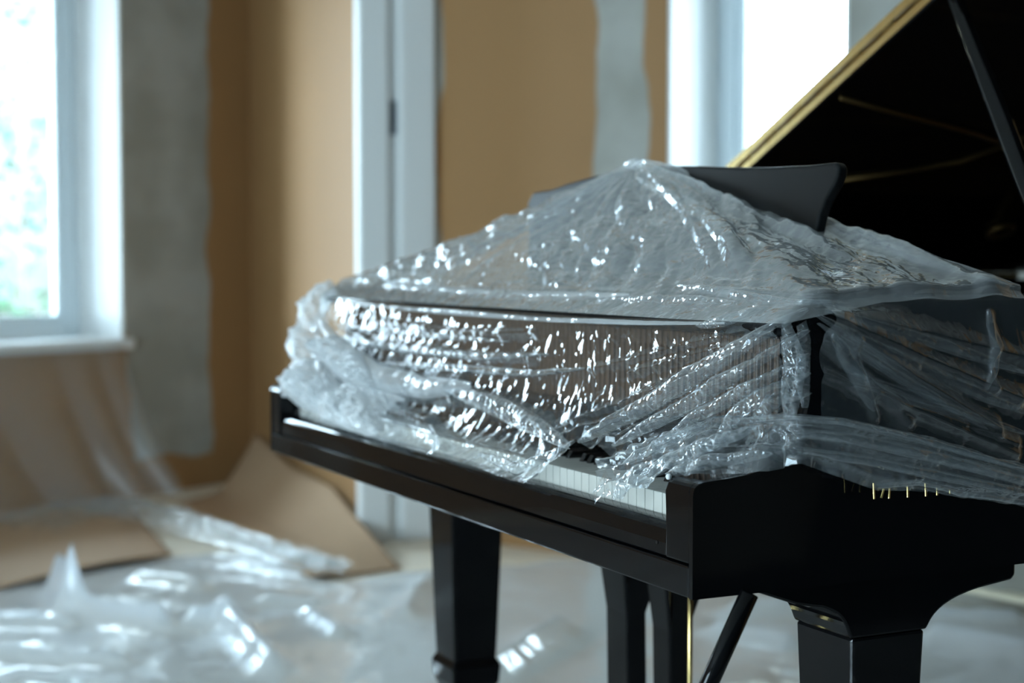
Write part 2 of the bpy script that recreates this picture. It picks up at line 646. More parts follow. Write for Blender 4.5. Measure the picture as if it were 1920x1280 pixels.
def tree(c, h, r, label, seed, nleaf=420):
    rs = random.Random(seed)
    root = empty('leafy_tree', c, label, 'tree')
    bm = bmesh.new()
    tube(bm, [(0, 0, 0), (0.05, 0, h * 0.4), (0, 0.05, h * 0.9)], 0.035, 8, True, 0.02)
    for k in range(7):
        a = rs.uniform(0, 6.28)
        z = h * rs.uniform(0.3, 0.7)
        tube(bm, [(0, 0, z), (math.cos(a) * r * 0.5, math.sin(a) * r * 0.5, z + 0.3), (math.cos(a) * r * 0.9, math.sin(a) * r * 0.9, z + 0.7)], 0.014, 6, True, 0.006)
    obj('trunk', bm, M['bark'], root, True)
    bm = bmesh.new()
    for k in range(nleaf):
        cl = rs.randrange(26)
        r2 = random.Random(seed * 100 + cl)
        cc = Vector((r2.uniform(-r, r), r2.uniform(-r, r), h * r2.uniform(0.3, 1.05)))
        p = cc + Vector((rs.gauss(0, 0.16), rs.gauss(0, 0.16), rs.gauss(0, 0.16)))
        u = Vector((rs.uniform(-1, 1), rs.uniform(-1, 1), rs.uniform(-1, 1))).normalized()
        v = u.orthogonal().normalized()
        s = 0.07
        vs = [bm.verts.new(p + q) for q in (u * s, v * s * 0.5, -u * s, -v * s * 0.5)]
        bm.faces.new(vs)
    obj('foliage', bm, M['leaf'], root)
    return root


tree(cs(-3.75, 12.2, -0.3), 3.0, 0.8, 'small green leafy tree outside the left window', 3)
tree(cs(-4.2, 13.6, -0.3), 3.6, 0.8, 'taller thin tree behind the small tree, beyond the left window', 5, 300)
fr = empty('board_fence', cs(-4.6, 14.2, -0.3), 'pale upright board fence outside the left window', 'fence')
fr.rotation_euler[2] = math.atan2(RIGHT.y, RIGHT.x)
bm = bmesh.new()
for i in range(34):
    box(bm, -2.6 + i * 0.16, -2.6 + i * 0.16 + 0.145, 0, 0.03, 0.0, 1.25)
obj('boards', bm, M['fence'], fr)
bm = bmesh.new()
box(bm, -2.6, 2.84, 0.03, 0.09, 0.3, 0.4)
box(bm, -2.6, 2.84, 0.03, 0.09, 0.9, 1.0)
obj('rail', bm, M['fence'], fr)

# ================================================================== PIANO
piano = empty('grand_piano', (-0.75, 0.9, 0), 'glossy black grand piano with open lid, draped in clear plastic film', 'piano')
OFF = Vector((0.75, -0.9, 0))


def pp(name, bm, mat, smooth=False, bevel=0.0, seg=2, parent=None):
    """a piano part: built in room coordinates, origin moved to the piano's base"""
    bmesh.ops.translate(bm, verts=bm.verts, vec=OFF)
    return obj(name, bm, mat, parent or piano, smooth, bevel, seg)


ZB, ZT = 0.63, 0.95      # case underside and rim top
XL, XR = -1.5, 0.0


def bez(p0, p1, p2, p3, n):
    return [tuple((1 - t) ** 3 * a + 3 * (1 - t) ** 2 * t * b + 3 * (1 - t) * t * t * c + t ** 3 * d
                  for a, b, c, d in zip(p0, p1, p2, p3)) for t in [i / n for i in range(n)]]


RY0 = 0.155
outer = [(XR, RY0)] + bez((XR, 0.62), (XR, 1.0), (-0.42, 1.05), (-0.5, 1.45), 16) + \
    bez((-0.5, 1.45), (-0.56, 1.85), (-0.72, 2.12), (-1.05, 2.15), 12) + \
    bez((-1.05, 2.15), (-1.38, 2.16), (XL, 2.1), (XL, 1.9), 10) + [(XL, 1.9), (XL, RY0)]


def inset(pts, d):
    res = []
    n = len(pts)
    for i, p in enumerate(pts):
        a = Vector(pts[max(i - 1, 0)])
        b = Vector(pts[min(i + 1, n - 1)])
        t = (b - a).normalized()
        res.append((p[0] - t.y * d, p[1] + t.x * d))
    return res


inner = inset(outer, 0.045)
bm = bmesh.new()
ring = outer + inner[::-1]
# rim wall as strips of quads
prev = None
cols = []
for o_, i_ in zip(outer, inner):
    cols.append([bm.verts.new((o_[0], o_[1], ZB)), bm.verts.new((o_[0], o_[1], ZT)),
                 bm.verts.new((i_[0], i_[1], ZT)), bm.verts.new((i_[0], i_[1], ZB))])
for a, b in zip(cols[:-1], cols[1:]):
    for k in range(4):
        bm.faces.new((a[k], a[(k + 1) % 4], b[(k + 1) % 4], b[k]))
bm.faces.new(cols[0])
bm.faces.new(cols[-1][::-1])
pp('rim', bm, M['lacquer'])
# soundboard
bm = bmesh.new()
sb = inset(outer, 0.046)
prism(bm, sb, 'z', 0.70, 0.715)
pp('soundboard', bm, M['wood'])
# cast plate ring + struts
bm = bmesh.new()
pl_o, pl_i = inset(outer, 0.05), inset(outer, 0.13)
for a0, a1, b0, b1 in zip(pl_o[1:-2], pl_o[2:-1], pl_i[1:-2], pl_i[2:-1]):
    v = [bm.verts.new((*q, z)) for z in (0.80, 0.82) for q in (a0, a1, b1, b0)]
    for f in ((0, 1, 2, 3), (7, 6, 5, 4), (0, 4, 5, 1), (1, 5, 6, 2), (2, 6, 7, 3), (3, 7, 4, 0)):
        bm.faces.new([v[i] for i in f])
box(bm, XL + 0.05, XR - 0.05, 0.44, 0.58, 0.80, 0.83)
pp('cast_plate', bm, M['plate'])
for (x0, x1, y1) in ((-1.2, -1.15, 2.0), (-0.85, -0.9, 2.0), (-0.5, -0.6, 1.5), (-0.2, -0.28, 1.0)):
    bm = bmesh.new()
    tube(bm, [(x0, 0.5, 0.84), (x1, y1, 0.84)], 0.012, 8)
    pp('plate_strut', bm, M['plate'], True)
bm = bmesh.new()
for i in range(110):
    x = -1.42 + i * 1.34 / 109
    if x < -0.5:
        y1 = 1.95
    else:
        y1 = 0.75 + (-x) * 1.2
    tube(bm, [(x, 0.48, 0.845), (x * 0.97 - 0.03, y1, 0.835)], 0.0009, 4, False)
so = pp('strings', bm, M['wire'])
so['kind'] = 'stuff'

# keybed
bm = bmesh.new()
prism(bm, [(0.008, ZB + 0.002), (0.44, ZB + 0.002), (0.44, 0.665), (0.008, 0.665)], 'x', XL + 0.047, XR - 0.047)
pp('keybed', bm, M['lacquer'])
# key slip: lower rail and upper rail with a broad rounded top
bm = bmesh.new()
prism(bm, [(0.0, ZB), (0.035, ZB), (0.035, 0.6655), (0.0, 0.6655)], 'x', XL + 0.0075, XR - 0.0075)
pp('lower_rail', bm, M['lacquer'], bevel=0.0025)
bm = bmesh.new()
prism(bm, [(0.004, 0.667), (0.032, 0.667), (0.032, 0.706)] + bez((0.022, 0.705), (0.012, 0.704), (0.004, 0.698), (0.004, 0.682), 10) + [(0.004, 0.682)], 'x', XL + 0.058, XR - 0.0605)
pp('key_slip', bm, M['lacquer'], bevel=0.002, seg=2)

# arms / cheeks
arm = [(0.001, 0.667), (0.001, 0.742)]
arm += bez((0.001, 0.742), (0.001, 0.755), (0.008, 0.757), (0.02, 0.758), 6)
arm += [(0.02, 0.758), (0.05, 0.760)]
arm += bez((0.075, 0.763), (0.115, 0.77), (0.118, 0.795), (0.135, 0.802), 8)
arm += bez((0.135, 0.802), (0.15, 0.81), (0.154, 0.83), (0.154, 0.86), 6)
arm += [(0.154, 0.86), (0.154, ZT - 0.003), (0.42, ZT - 0.003), (0.42, 0.667)]
for x0, x1, nm in ((XR - 0.058, XR - 0.0075, 'arm'), (XL + 0.0075, XL + 0.055, 'arm')):
    bm = bmesh.new()
    a2 = [p for p in arm if p[0] < 0.1545] + [(0.154, 0.667)]
    a2 = [p for p in a2 if not (p[0] == 0.154 and p[1] < 0.7)] + [(0.154, 0.667)]
    prism(bm, a2, 'x', x0, x1)
    pp(nm, bm, M['lacquer'], bevel=0.006, seg=3)
for x0, x1 in ((XR - 0.007, XR), (XL, XL + 0.007)):
    bm = bmesh.new()
    a3 = [(0.0, ZB)] + [(p[0] - 0.001, p[1]) for p in arm if p[0] < 0.1545]
    a3 = [p for p in a3 if not (p[0] > 0.15 and p[1] < 0.7)] + [(0.155, ZT), (0.155, ZB)]
    prism(bm, a3, 'x', x0, x1)
    pp('case_side', bm, M['lacquer'])
# small screws on the slip and arm
for (px, py) in ((1232, 1016),):
    c = at(px, py, 'y', 0.004)
    bm = bmesh.new()
    tube(bm, [c + Vector((0, 0.002, 0)), c + Vector((0, -0.0008, 0))], 0.0022, 12)
    pp('screw', bm, M['ebony'])
bm = bmesh.new()
c = Vector((-0.0595, 0.006, 0.757))
bmesh.ops.create_uvsphere(bm, u_segments=12, v_segments=8, radius=0.0035, matrix=Matrix.Translation(c))
pp('arm_stud', bm, M['white'], True)

# keys
KP = 0.0195
NW = 70
names = ['C', 'B', 'A', 'G', 'F', 'E', 'D']
wm = bmesh.new()
box(wm, -KP + 0.0006, -0.0006, 0.034, 0.165, 0.702, 0.7295)
w0 = pp('white_key', wm, M['ivory'], bevel=0.0012)
kb = bmesh.new()
prism(kb, [(0.085, 0.728), (0.165, 0.728), (0.165, 0.7395), (0.092, 0.7395)], 'x', -0.005, 0.005)
b0 = pp('black_key', kb, M['ebony'], bevel=0.001)
xk = -0.0605
for i in range(NW):
    x = xk - i * KP
    o = w0 if i == 0 else w0.copy()
    if i:
        COL.objects.link(o)
        o.parent = piano
    o.location = (x, 0, 0)
first = True
for i in range(NW - 1):
    if names[i % 7] in 'CBAGFED' and (names[i % 7], names[(i + 1) % 7]) not in (('C', 'B'), ('F', 'E')):
        o = b0 if first else b0.copy()
        if not first:
            COL.objects.link(o)
            o.parent = piano
        first = False
        o.location = (xk - (i + 1) * KP, 0, 0)
# cheek block beside the last key
bm = bmesh.new()
box(bm, XL + 0.056, xk - NW * KP - 0.001, 0.034, 0.15, 0.668, 0.742)
pp('key_block', bm, M['lacquer'], bevel=0.003)
# fallboard folded back over the far end of the keys
bm = bmesh.new()
prism(bm, [(0.148, 0.742), (0.157, 0.742), (0.175, 0.795), (0.165, 0.797)], 'x', XL + 0.056, XR - 0.0595)
pp('fallboard', bm, M['lacquer'], bevel=0.003)
# action: wooden rails, hammers and upright wires
bm = bmesh.new()
box(bm, XL + 0.056, XR - 0.0595, 0.235, 0.25, 0.72, 0.925)
pp('action_board', bm, M['hammer'])
for z in (0.80, 0.835, 0.875):
    bm = bmesh.new()
    box(bm, XL + 0.056, XR - 0.0595, 0.205, 0.222, z, z + 0.013)
    pp('action_rail', bm, M['lacquer'] if z > 0.86 else M['hammer'], bevel=0.002)
hm = bmesh.new()
box(hm, -0.0045, 0.0045, 0.19, 0.204, 0.79, 0.90)
box(hm, -0.006, 0.006, 0.182, 0.204, 0.885, 0.905)
h0 = pp('hammer', hm, M['hammer'], bevel=0.0015)
for i in range(96):
    o = h0 if i == 0 else h0.copy()
    if i:
        COL.objects.link(o)
        o.parent = piano
    o.location = (-0.075 - i * 0.01405, 0, 0)
bm = bmesh.new()
for i in range(96):
    x = -0.068 - i * 0.01405
    tube(bm, [(x, 0.176, 0.79), (x, 0.176, 0.925)], 0.0006, 4, False)
o = pp('action_wires', bm, M['action_wire'])
o['kind'] = 'stuff'

# top front panel and its rounded nosing
bm = bmesh.new()
prism(bm, [(0.112, 0.912), (0.104, 0.918), (0.107, 0.926), (0.15, 0.945), (0.18, 0.951), (0.43, 0.951), (0.43, 0.938), (0.18, 0.938), (0.15, 0.931)], 'x', XL + 0.001, XR - 0.001)
pp('top_panel', bm, M['lacquer'], bevel=0.002)

# music desk
dx0, dx1 = -1.09, -0.205
top = [(dx0, 1.098), (dx0 + 0.02, 1.116), (dx0 + 0.09, 1.119), (-0.95, 1.126), (-0.85, 1.136), (-0.75, 1.1415), (-0.65, 1.1415),
       (-0.55, 1.136), (-0.45, 1.129), (-0.36, 1.1245), (-0.27, 1.1225), (dx1 - 0.008, 1.1235), (dx1, 1.117)]
right = [(dx1 - 0.001, 1.106), (dx1 - 0.008, 1.092), (dx1 - 0.022, 1.075), (dx1 - 0.032, 1.055), (dx1 - 0.036, 1.03), (dx1 - 0.036, 0.953)]
left = [(dx0 + 0.025, 0.953), (dx0 + 0.018, 1.03), (dx0 + 0.008, 1.07)]
bm = bmesh.new()
prism(bm, top + right + left, 'y', 0.350, 0.366)
tilt = math.radians(6)
bmesh.ops.rotate(bm, verts=bm.verts, cent=Vector((0, 0.35, 1.13)), matrix=Matrix.Rotation(-tilt, 3, 'X'))
pp('music_desk', bm, M['satin'], bevel=0.004, seg=3)

# lid: hinge along the bass side
TH = math.atan(0.477)
LY = 0.81
HZ = 0.965
lo_ = [p for p in outer if p[1] >= LY]
cut = []
for a, b in zip(outer[:-1], outer[1:]):
    if a[1] < LY <= b[1] and a[0] > -0.6:
        t = (LY - a[1]) / (b[1] - a[1])
        cut.append((a[0] + (b[0] - a[0]) * t, LY))
lid_pts = [(cut[0][0] + 0.015, LY)] + [(p[0] + 0.012, p[1] + 0.008) for p in lo_ if p[0] > XL + 0.001] + [(XL, 1.9), (XL, LY)]


def lidpt(x, y, h):
    a = x - XL
    return Vector((XL + a * math.cos(TH) - h * math.sin(TH), y, HZ + a * math.sin(TH) + h * math.cos(TH)))


def lid_prism(pts, h0, h1):
    bm = bmesh.new()
    A = [bm.verts.new(lidpt(*p, h0)) for p in pts]
    B = [bm.verts.new(lidpt(*p, h1)) for p in pts]
    bm.faces.new(A)
    bm.faces.new(B[::-1])
    n = len(pts)
    for i in range(n):
        bm.faces.new((A[i], B[i], B[(i + 1) % n], A[(i + 1) % n]))
    return bm


lid = pp('lid', lid_prism(lid_pts, 0, 0.02), M['lacquer'], bevel=0.003)
flap = pp('lid_flap', lid_prism([(XL + 0.02, LY), (-0.05, LY), (-0.12, LY + 0.42), (XL + 0.02, LY + 0.42)], 0.023, 0.043), M['lacquer'], bevel=0.003)


def lid_box(x0, x1, y0, y1, h0, h1):
    return lid_prism([(x0, y0), (x1, y0), (x1, y1), (x0, y1)], h0, h1)


pp('brass_edge', lid_box(XL + 0.03, -0.04, LY - 0.003, LY + 0.001, 0.003, 0.018), M['brass'], parent=piano)
pp('brass_edge', lid_box(XL + 0.03, -0.06, LY - 0.003, LY + 0.001, 0.026, 0.041), M['brass'], parent=piano)
bm = bmesh.new()
nk = 15
for i in range(nk):
    x0 = XL + 0.04 + i * (1.36 / nk)
    tube(bm, [lidpt(x0, LY - 0.003, 0.0215), lidpt(x0 + 1.36 / nk - 0.004, LY - 0.003, 0.0215)], 0.0035, 8)
pp('lid_hinge', bm, M['dull_brass'], True)
bm = bmesh.new()
tube(bm, [lidpt(XL, 0.83, -0.008), lidpt(XL, 1.88, -0.008)], 0.008, 8)
pp('side_hinge', bm, M['brass'], True)
LP, LN = lidpt(-1, 1, 0), Vector((-math.sin(TH), 0, math.cos(TH)))
refl_pts = [[(1575, 180), (1700, 214), (1800, 240), (1880, 266)], [(1880, 270), (1800, 300), (1700, 318), (1572, 336)], [(1880, 266), (1925, 252)]]  # reflections of the plate struts in the lid, modelled as thin raised lines
for seg_ in refl_pts:
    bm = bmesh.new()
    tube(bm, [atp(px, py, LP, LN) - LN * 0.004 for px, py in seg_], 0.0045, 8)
    o = pp('strut_reflection', bm, M['dull_brass'], True)
bm = bmesh.new()
cc = atp(1875, 428, LP, LN) - LN * 0.008
e1 = Vector((math.cos(TH), 0, math.sin(TH)))
tube(bm, [cc + (e1 * math.cos(a) + Vector((0, 1, 0)) * math.sin(a)) * 0.028 for a in [k * 2 * PI / 20 for k in range(21)]], 0.006, 8, False)
pp('lid_catch', bm, M['dull_brass'], True)

# prop stick
bm = bmesh.new()
pb = Vector((-0.028, 0.571, 0.95))
pt = lidpt(-0.44, 0.83, -0.002)
dd = (pt - pb).normalized()
sx_ = dd.cross(Vector((0, 1, 0))).normalized()
sy_ = dd.cross(sx_).normalized()
vs = []
for (c_, w_) in ((pb, 0.016), (pb.lerp(pt, 0.5), 0.02), (pt, 0.012)):
    vs.append([bm.verts.new(c_ + sx_ * a * w_ * 0.75 + sy_ * b * 0.016) for a, b in ((-1, -0.4), (0, -1), (1, -0.4), (1, 0.4), (0, 1), (-1, 0.4))])
for r0, r1 in zip(vs[:-1], vs[1:]):
    for k in range(6):
        bm.faces.new((r0[k], r0[(k + 1) % 6], r1[(k + 1) % 6], r1[k]))
bm.faces.new(vs[0][::-1])
bm.faces.new(vs[-1])
pp('lid_prop', bm, M['lacquer'], bevel=0.003)


# legs
def leg(cx, cy, full=True):
    root = empty('leg', (0, 0, 0))
    root.parent = piano
    bm = bmesh.new()
    loft_sq(bm, [(cx, cy, 0.556, 0.055, 0.054), (cx, cy, 0.27, 0.046, 0.044), (cx, cy, 0.250, 0.045, 0.043),
                 (cx, cy, 0.238, 0.052, 0.050), (cx, cy, 0.205, 0.050, 0.047), (cx, cy, 0.19, 0.042, 0.04), (cx, cy, 0.07, 0.036, 0.034)])
    bmesh.ops.translate(bm, verts=bm.verts, vec=OFF)
    obj('leg_post', bm, M['lacquer'], root, bevel=0.004, seg=2)
    bm = bmesh.new()
    prof = [(cy - 0.205, ZB - 0.001), (cy - 0.135, 0.604), (cy - 0.108, 0.5985), (cy - 0.098, 0.597)]
    prof += bez((cy - 0.085, 0.592), (cy - 0.062, 0.582), (cy - 0.062, 0.565), (cy - 0.056, 0.556), 7)
    prof += [(cy - 0.056, 0.556), (cy + 0.056, 0.556)]
    prof += bez((cy + 0.06, 0.562), (cy + 0.07, 0.60 - 0.02), (cy + 0.10, 0.598), (cy + 0.18, 0.602), 10)
    prof += [(cy + 0.189, 0.604), (cy + 0.195, 0.61), (cy + 0.195, ZB - 0.001)]
    prism(bm, prof, 'x', cx - 0.056, cx + 0.056)
    bmesh.ops.translate(bm, verts=bm.verts, vec=OFF)
    obj('bracket', bm, M['lacquer'], root, bevel=0.003)
    bm = bmesh.new()
    tube(bm, [(cx, cy, 0.07), (cx, cy, 0.05)], 0.02, 12)
    tube(bm, [(cx - 0.012, cy, 0.026), (cx + 0.012, cy, 0.026)], 0.026, 18)
    bmesh.ops.translate(bm, verts=bm.verts, vec=OFF)
    obj('caster', bm, M['brass'], root, bevel=0.002)
    return root


leg(-0.085, 0.294)
leg(-1.275, 0.31)
leg(-1.0, 1.86)

# pedal lyre
lyre = empty('pedal_lyre', (0, 0, 0))
lyre.parent = piano


def lp(name, bm, mat, **k):
    bmesh.ops.translate(bm, verts=bm.verts, vec=OFF)
    return obj(name, bm, mat, lyre, **k)


bm = bmesh.new()
box(bm, -0.88, -0.52, 0.30, 0.42, 0.605, ZB)
lp('lyre_head', bm, M['lacquer'], bevel=0.004)
for cx, tw in ((-0.735, 0.040), (-0.60, 0.030)):
    bm = bmesh.new()
    loft_sq(bm, [(cx, 0.36, 0.605, tw + 0.004, 0.046), (cx, 0.355, 0.52, tw, 0.038), (cx, 0.345, 0.44, tw * 0.85, 0.018), (cx, 0.35, 0.15, tw * 0.85, 0.018)])
    lp('lyre_post', bm, M['lacquer'], bevel=0.004)
bm = bmesh.new()
box(bm, -0.88, -0.52, 0.26, 0.42, 0.09, 0.15)
lp('pedal_box', bm, M['lacquer'], bevel=0.006)
for x in (-0.545,):
    bm = bmesh.new()
    tube(bm, [(x, 0.345, 0.15), (x, 0.345, 0.605)], 0.004, 10)
    lp('pedal_rod', bm, M['brass'], smooth=True)
for x in (-0.79, -0.70, -0.61):
    bm = bmesh.new()
    tube(bm, [(x, 0.27, 0.11), (x, 0.20, 0.10), (x, 0.15, 0.075), (x, 0.12, 0.07)], 0.011, 10, True, 0.016)
    lp('pedal', bm, M['brass'], smooth=True)
bt = at(1405, 1112, 'z', ZB + 0.02)
bb_ = at(1325, 1290, 'x', bt.x - 0.02)
for dx_ in (0.0,):
    bm = bmesh.new()
    e_ = bt + (bb_ - bt) * 1.9
    tube(bm, [bt + Vector((dx_, 0, 0)), e_ + Vector((dx_, 0, 0))], 0.010, 10)
    lp('lyre_brace', bm, M['lacquer'], smooth=True)
# bottom beams under the case
for (a, b) in (((-1.4, 0.68), (-0.1, 0.68)), ((-1.40, 1.3), (-0.55, 1.3))):
    bm = bmesh.new()
    box(bm, a[0], b[0], a[1], a[1] + 0.07, ZB + 0.005, 0.70)
    pp('under_beam', bm, M['satin'])

# ================================================================== PLASTIC OVER THE PIANO
cloth = empty('plastic_dust_sheet', (-0.75, 0.2, 0.95), 'clear crinkled plastic sheet tented over the piano keyboard and music desk', 'plastic sheet')
CO = np.array([0.75, -0.2, -0.95])


def sheet(name, P, mat, keep=None):
    return grid_mesh(name, P + CO, mat, cloth, keep=keep)


# --- tented top
nu, nv = 420, 170
apex_a, apex_b = np.array([-0.735, 0.343, 1.146]), np.array([-0.69, 0.343, 1.147])
base = polyline([(-1.505, 0.36, 0.962), (-1.51, 0.2, 0.960), (-1.50, 0.15, 0.955), (-1.2, 0.15, 0.9545), (-0.7, 0.15, 0.9545), (-0.2, 0.15, 0.955),
                 (0.002, 0.15, 0.957), (0.008, 0.30, 0.960), (0.008, 0.45, 0.961)], nu)
base = smooth1(base, 6)
nose = base.copy()
fx = np.clip((base[:, 0] + 1.5) / 1.5, 0, 1)
front = (base[:, 1] < 0.2).astype(float)
front = np.convolve(np.pad(front, 8, mode='edge'), np.ones(17) / 17, 'valid')
nose[:, 1] = base[:, 1] - 0.052 * front
nose[:, 2] = base[:, 2] - 0.030 * front - 0.010 * (1 - front)
nose[:, 0] += 0.012 * (base[:, 0] > -0.03) - 0.012 * (base[:, 0] < -1.48)
u = np.linspace(0, 1, nu)[:, None, None]
v = np.linspace(0, 1, nv)[None, :, None]
ap = apex_a + (apex_b - apex_a) * np.clip((u - 0.2) / 0.6, 0, 1)
ap = ap + v * 0
B_ = base[:, None, :]
vv = np.clip(v / 0.86, 0, 1)
P = ap * (1 - vv) + B_ * vv
sag = vv * (1 - vv)
P[..., 2:3] -= 0.055 * sag * (0.55 + 0.45 * np.cos(u * 9))
tail = np.clip((v - 0.86) / 0.14, 0, 1)
P = P + (nose - base)[:, None, :] * (tail ** 1.3)
A, Bc = P[..., 0], P[..., 1]
V = np.broadcast_to(v[..., 0], A.shape)
U = np.broadcast_to(u[..., 0], A.shape)
ang = U * 30
Vr = V
nrm = normals(P)
nrm *= np.where(nrm[..., 2:3] < 0, -1, 1)
fan = np.abs(np.sin(U * 46 + 2.2 * np.sin(V * 5 + U * 12))) * (0.25 + 0.75 * np.sin(U * 11 + 1) ** 2)
h = 0.009 * fan * np.sin(np.clip(V, 0, 1) * PI) ** 0.8
cr = crease(A * 1.0 + Bc * 0.3, Bc * 2.2, 7.0, 11, dirs=(0.9, 0.45), octs=3, per=3)
h += cr * 0.016 * np.sin(np.clip(V * 1.05, 0, 1) * PI) ** 0.5
# the rolled ridge from the peak down to the treble rim
h += crease(A + Bc * 0.4, Bc * 2.0, 24.0, 13, dirs=(0.8, 0.6), octs=2, per=3) * 0.0045 * np.sin(np.clip(V * 1.02, 0, 1) * PI) ** 0.5
rr = np.exp(-((U - 0.975) / 0.012) ** 2) * 0.020 + np.exp(-((U - 0.925) / 0.012) ** 2) * 0.011
h += rr * np.sin(np.clip(V, 0.02, 0.98) * PI) ** 0.4
# horizontal bright fold over the front shelf
h += 0.006 * np.exp(-((V - 0.86) / 0.03) ** 2) * (0.6 + 0.4 * np.sin(A * 22 + np.sin(A * 9) * 2))
h = np.maximum(h, -0.004 + 0 * h)
h = h - h.min() * 0.5
P = P + nrm * h[..., None]
sheet('top_sheet', P, M['film_top'])
# gathered knot of film on the desk's top edge
bm = bmesh.new()
bmesh.ops.create_icosphere(bm, subdivisions=4, radius=1.0)
for vtx in bm.verts:
    c = vtx.co.copy()
    k = 0.75 + 0.35 * abs(math.sin(c.x * 6 + 2 * math.sin(c.z * 5))) + 0.15 * abs(math.sin(c.y * 13 + c.x * 7))
    vtx.co = Vector((c.x * 0.026 * k, c.y * 0.010 * k, c.z * 0.008 * k)) + Vector((-0.715, 0.347, 1.147)) + Vector(CO)
obj('gathered_peak', bm, M['film_heap'], cloth, True)

# --- front drape over the keyboard
nu, nv = 620, 230
topl = polyline([(-1.522, 0.11, 0.935), (-1.45, 0.097, 0.924), (-1.0, 0.095, 0.922), (-0.4, 0.095, 0.922), (-0.1, 0.10, 0.928), (0.006, 0.125, 0.945)], nu)
topl = smooth1(topl, 8)
bl = [at(px, py, 'y', y) for (px, py, y) in
      ((552, 775, 0.02), (600, 795, 0.015), (700, 826, 0.008), (800, 848, 0.004), (880, 868, -0.004), (935, 893, -0.006), (982, 907, -0.008), (1012, 880, 0.004), (1045, 858, 0.016),
       (1085, 835, 0.04), (1130, 850, 0.04), (1180, 870, 0.035), (1240, 872, 0.06), (1320, 850, 0.10), (1420, 820, 0.135), (1500, 790, 0.15))]
bl[-1] = Vector((0.008, 0.15, 0.80))
bot = polyline(bl, nu)
bot = smooth1(bot, 2)
mid = 0.5 * (topl + bot)
mid[:, 1] = 0.085 + 0.03 * np.linspace(0, 1, nu) ** 3
mid[:, 2] = np.minimum(bot[:, 2] + 0.03, 0.83)
v = np.linspace(0, 1, nv)[None, :, None]
P = (1 - v) ** 2 * topl[:, None] + 2 * v * (1 - v) * mid[:, None] + v * v * bot[:, None]
# keep everything above the keys and the slip
A, Z = P[..., 0].copy(), P[..., 2].copy()
V = np.broadcast_to(v[..., 0], A.shape)
nrm = normals(P)
nrm *= np.where(nrm[..., 1:2] > 0, -1, 1)


def az(px, py, y=0.09):
    q = at(px, py, 'y', y)
    return (q.x, q.z)


h = np.zeros_like(A)
diag = math.atan2(0.33, -0.34)
for (p, q, w, amp) in ((az(1500, 588), az(1085, 826), 0.011, 0.022), (az(1508, 622), az(1130, 830), 0.010, 0.018), (az(1512, 655), az(1190, 838), 0.009, 0.018),
                       (az(1515, 690), az(1260, 840), 0.008, 0.014), (az(1500, 600), az(1180, 700), 0.006, 0.007), (az(1400, 612), az(1120, 690), 0.006, 0.006)):
    h += amp * seg_ridge(A, Z, p, q, w, 0.75)
for (pts_, w, amp) in (([(598, 608), (650, 668), (715, 712), (800, 730), (880, 728)], 0.017, 0.028),
                       ([(612, 600), (700, 640), (820, 655), (900, 668), (1010, 672)], 0.006, 0.007),
                       ([(720, 600), (860, 625), (1000, 622)], 0.006, 0.007),
                       ([(590, 650), (640, 705), (700, 745)], 0.013, 0.02),
                       ([(880, 740), (960, 760), (1040, 790), (1085, 830)], 0.010, 0.014),
                       ([(760, 760), (850, 790), (930, 850), (982, 905)], 0.008, 0.012)):
    q = [az(a, b) for a, b in pts_]
    acc = np.zeros_like(A)
    for a, b in zip(q[:-1], q[1:]):
        acc = np.maximum(acc, seg_ridge(A, Z, a, b, w, 0.8))
    h += amp * acc
fade = np.clip(V / 0.10, 0, 1)
left_m = np.clip((-0.85 - A) / 0.3, 0, 1) * np.clip((0.86 - Z) / 0.05, 0, 1)
right_m = np.clip((A + 0.55) / 0.15, 0, 1)
mid_m = 1 - np.clip(np.abs(A + 0.75) / 0.30, 0, 1)
h += crease(A, Z, 9.0, 21, dirs=(PI / 2 + 0.12, 0.35), octs=3, per=3) * 0.010 * (1 - right_m)
h += crease(A, Z, 14.0, 22, dirs=(diag + PI / 2, 0.3), octs=3, per=2) * 0.008 * right_m
h += crease(A, Z, 16.0, 23, octs=3, per=3) * 0.024 * left_m
h += crease(A, Z, 30.0, 24, octs=2, per=3) * 0.004 * (1 - 0.5 * mid_m)
P = P + nrm * (h * fade)[..., None]
# small horizontal gathers
P[..., 0] += 0.006 * np.sin(Z * 60 + A * 5) * fade * left_m
flr = np.where(P[..., 1] < 0.03, np.where(P[..., 1] < 0.0, 0.69, 0.708), 0.7335)
flr = np.where(P[..., 1] > 0.08, 0.743, flr)
flr = np.where(A < -1.44, 0.762, flr)
P[..., 2] = np.where(P[..., 1] > -0.002, np.maximum(P[..., 2], flr), P[..., 2])
sheet('front_drape', P, M['film_front'])

# --- crumpled heap on the bass end of the keys
nu, nv = 300, 150
u = np.linspace(0, 1, nu)[:, None]
v = np.linspace(0, 1, nv)[None, :]
X = -1.475 + 0.50 * u + 0 * v
R = (0.045 + 0.012 * np.sin(u * 9)) * (1 - 0.75 * u ** 2) + 0 * v
th = v * PI
Yc = 0.055 - 0.01 * u
P = np.stack([X, Yc - R * 0.98 * np.cos(th), 0.742 + R * 1.25 * np.sin(th)], -1)
nrm = normals(P)
sgn = np.where((nrm[..., 2:3] * (P[..., 2:3] - 0.74) + nrm[..., 1:2] * (P[..., 1:2] - 0.055)) < 0, -1, 1)
nrm = nrm * sgn
arc = th * 0.06
h = crease(X, arc, 18, 31, octs=3, per=3) * 0.022 + crease(X, arc, 45, 32, octs=2, per=2) * 0.006
P = P + nrm * h[..., None]
P[..., 2] = np.maximum(P[..., 2], np.where(P[..., 0] < -1.44, 0.760, np.where(P[..., 1] < 0.03, 0.709, 0.7335)))
P[..., 0] = np.clip(P[..., 0], -1.499, 9)
sheet('crumpled_gather', P, M['film_heap'])

